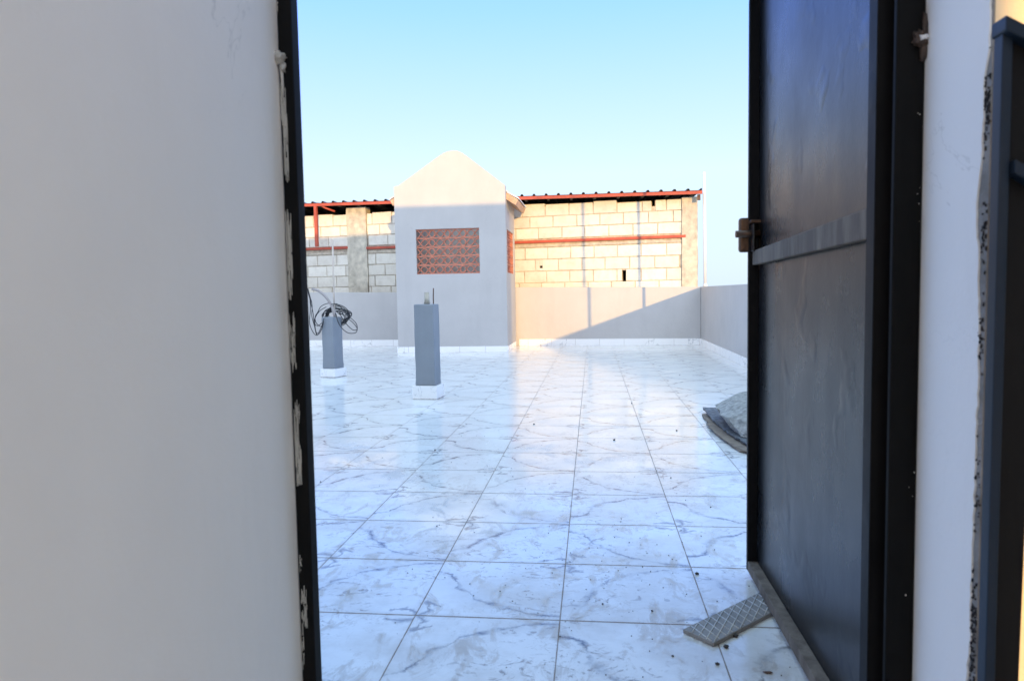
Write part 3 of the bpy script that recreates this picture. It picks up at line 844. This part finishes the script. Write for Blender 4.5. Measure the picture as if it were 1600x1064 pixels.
for i in range(k):
    bm.faces.new((A_[i], A_[(i+1) % k], M_[(i+1) % k], M_[i])); bm.faces.new((M_[i], M_[(i+1) % k], B_[(i+1) % k], B_[i]))
bm.faces.new(A_[::-1]); bm.faces.new(B_)
bmesh.ops.triangulate(bm, faces=bm.faces[:])
for _ in range(2):
    bmesh.ops.subdivide_edges(bm, edges=bm.edges[:], cuts=3, use_grid_fill=True, smooth=.0)
for v in bm.verts:
    nz_ = mnoise.noise(v.co*6)*.018 + mnoise.noise(v.co*21)*.008 + mnoise.noise(v.co*60)*.003
    v.co += Vector((nz_, nz_*.6, nz_ if v.co.z > .05 else 0))
o = q.build('concrete_lump', 'light_stone'); o.location = (.97, 4.35, 0)
tag(o, 'rough pale concrete lump resting on the torn board', 'rubble')
# crumbs
random.seed(12)
crumbs = [(.02, 1.965, .004), (.155, 1.93, .0045), (.315, 2.20, .006), (.32, 1.742, .0065), (.285, 1.66, .005), (.355, 1.80, .006), (.185, 1.69, .003),
          (-.60, 2.6, .004), (.38, 2.55, .003), (.47, 2.9, .004), (.12, 4.2, .007), (.52, 4.5, .006), (-.4, 4.7, .006), (-.9, 3.9, .006), (.36, 3.35, .005), (-1.3, 3.2, .005), (.30, 5.6, .007), (.9, 7.5, .008)]
labs = {2: 'dark crumb on the tile a little beyond the tile offcut', 3: 'largest dark crumb in front of the tile offcut, near the door bottom',
        4: 'dark crumb on the nearest tile, left of the small brown scrap', 5: 'dark crumb between the tile offcut and the bottom rail of the door',
        6: 'small dark crumb on the nearest tile, left of the tile offcut tip', 10: 'dark crumb alone in the middle of the floor, well left of the torn board',
        11: 'dark crumb on the floor just short of the torn board', 12: 'dark crumb on the floor in front of the taller stub pillar'}
extra = []
for i, (x, y, s_) in enumerate(crumbs):
    if i not in labs: extra.append((x, y, s_)); continue
    q = MB(); q.blob((0, 0, s_*.6), (s_, s_*.8, s_*.7), 2, .35, 2.5, i); o = q.build('dirt_crumb', 'crumb'); o.location = (x, y, 0)
    tag(o, labs[i], 'crumb', 'dark crumbs scattered over the floor')
q = MB()
for i in range(230):
    if i % 3: x, y = random.gauss(.1, .35), random.gauss(2.15, .3)
    else: x, y = random.uniform(-1.2, .45), random.uniform(1.6, 4.5)
    s_ = random.uniform(.0006, .0016)*(1+y*.12)
    r = bmesh.ops.create_icosphere(q.bm, subdivisions=1, radius=s_, matrix=Matrix.Translation((x, y, s_*.5)))
for i, (x, y, s_) in enumerate(extra): q.blob((x, y, s_*.6), (s_*.7, s_*.6, s_*.5), 2, .35, 2.5, i)
tag(q.build('dirt_grit', 'crumb'), 'fine dark grit sprinkled over the nearest tiles', 'grit', kind='stuff')
# crushed cigarette scrap near the door
q = MB().blob((0, 0, .002), (.009, .004, .002), 2, .5, 3, 4); o = q.build('leaf_scrap', 'rust'); o.location = (.395, 1.632, 0)
tag(o, 'small brown flattened scrap on the tile near the door bottom', 'scrap')
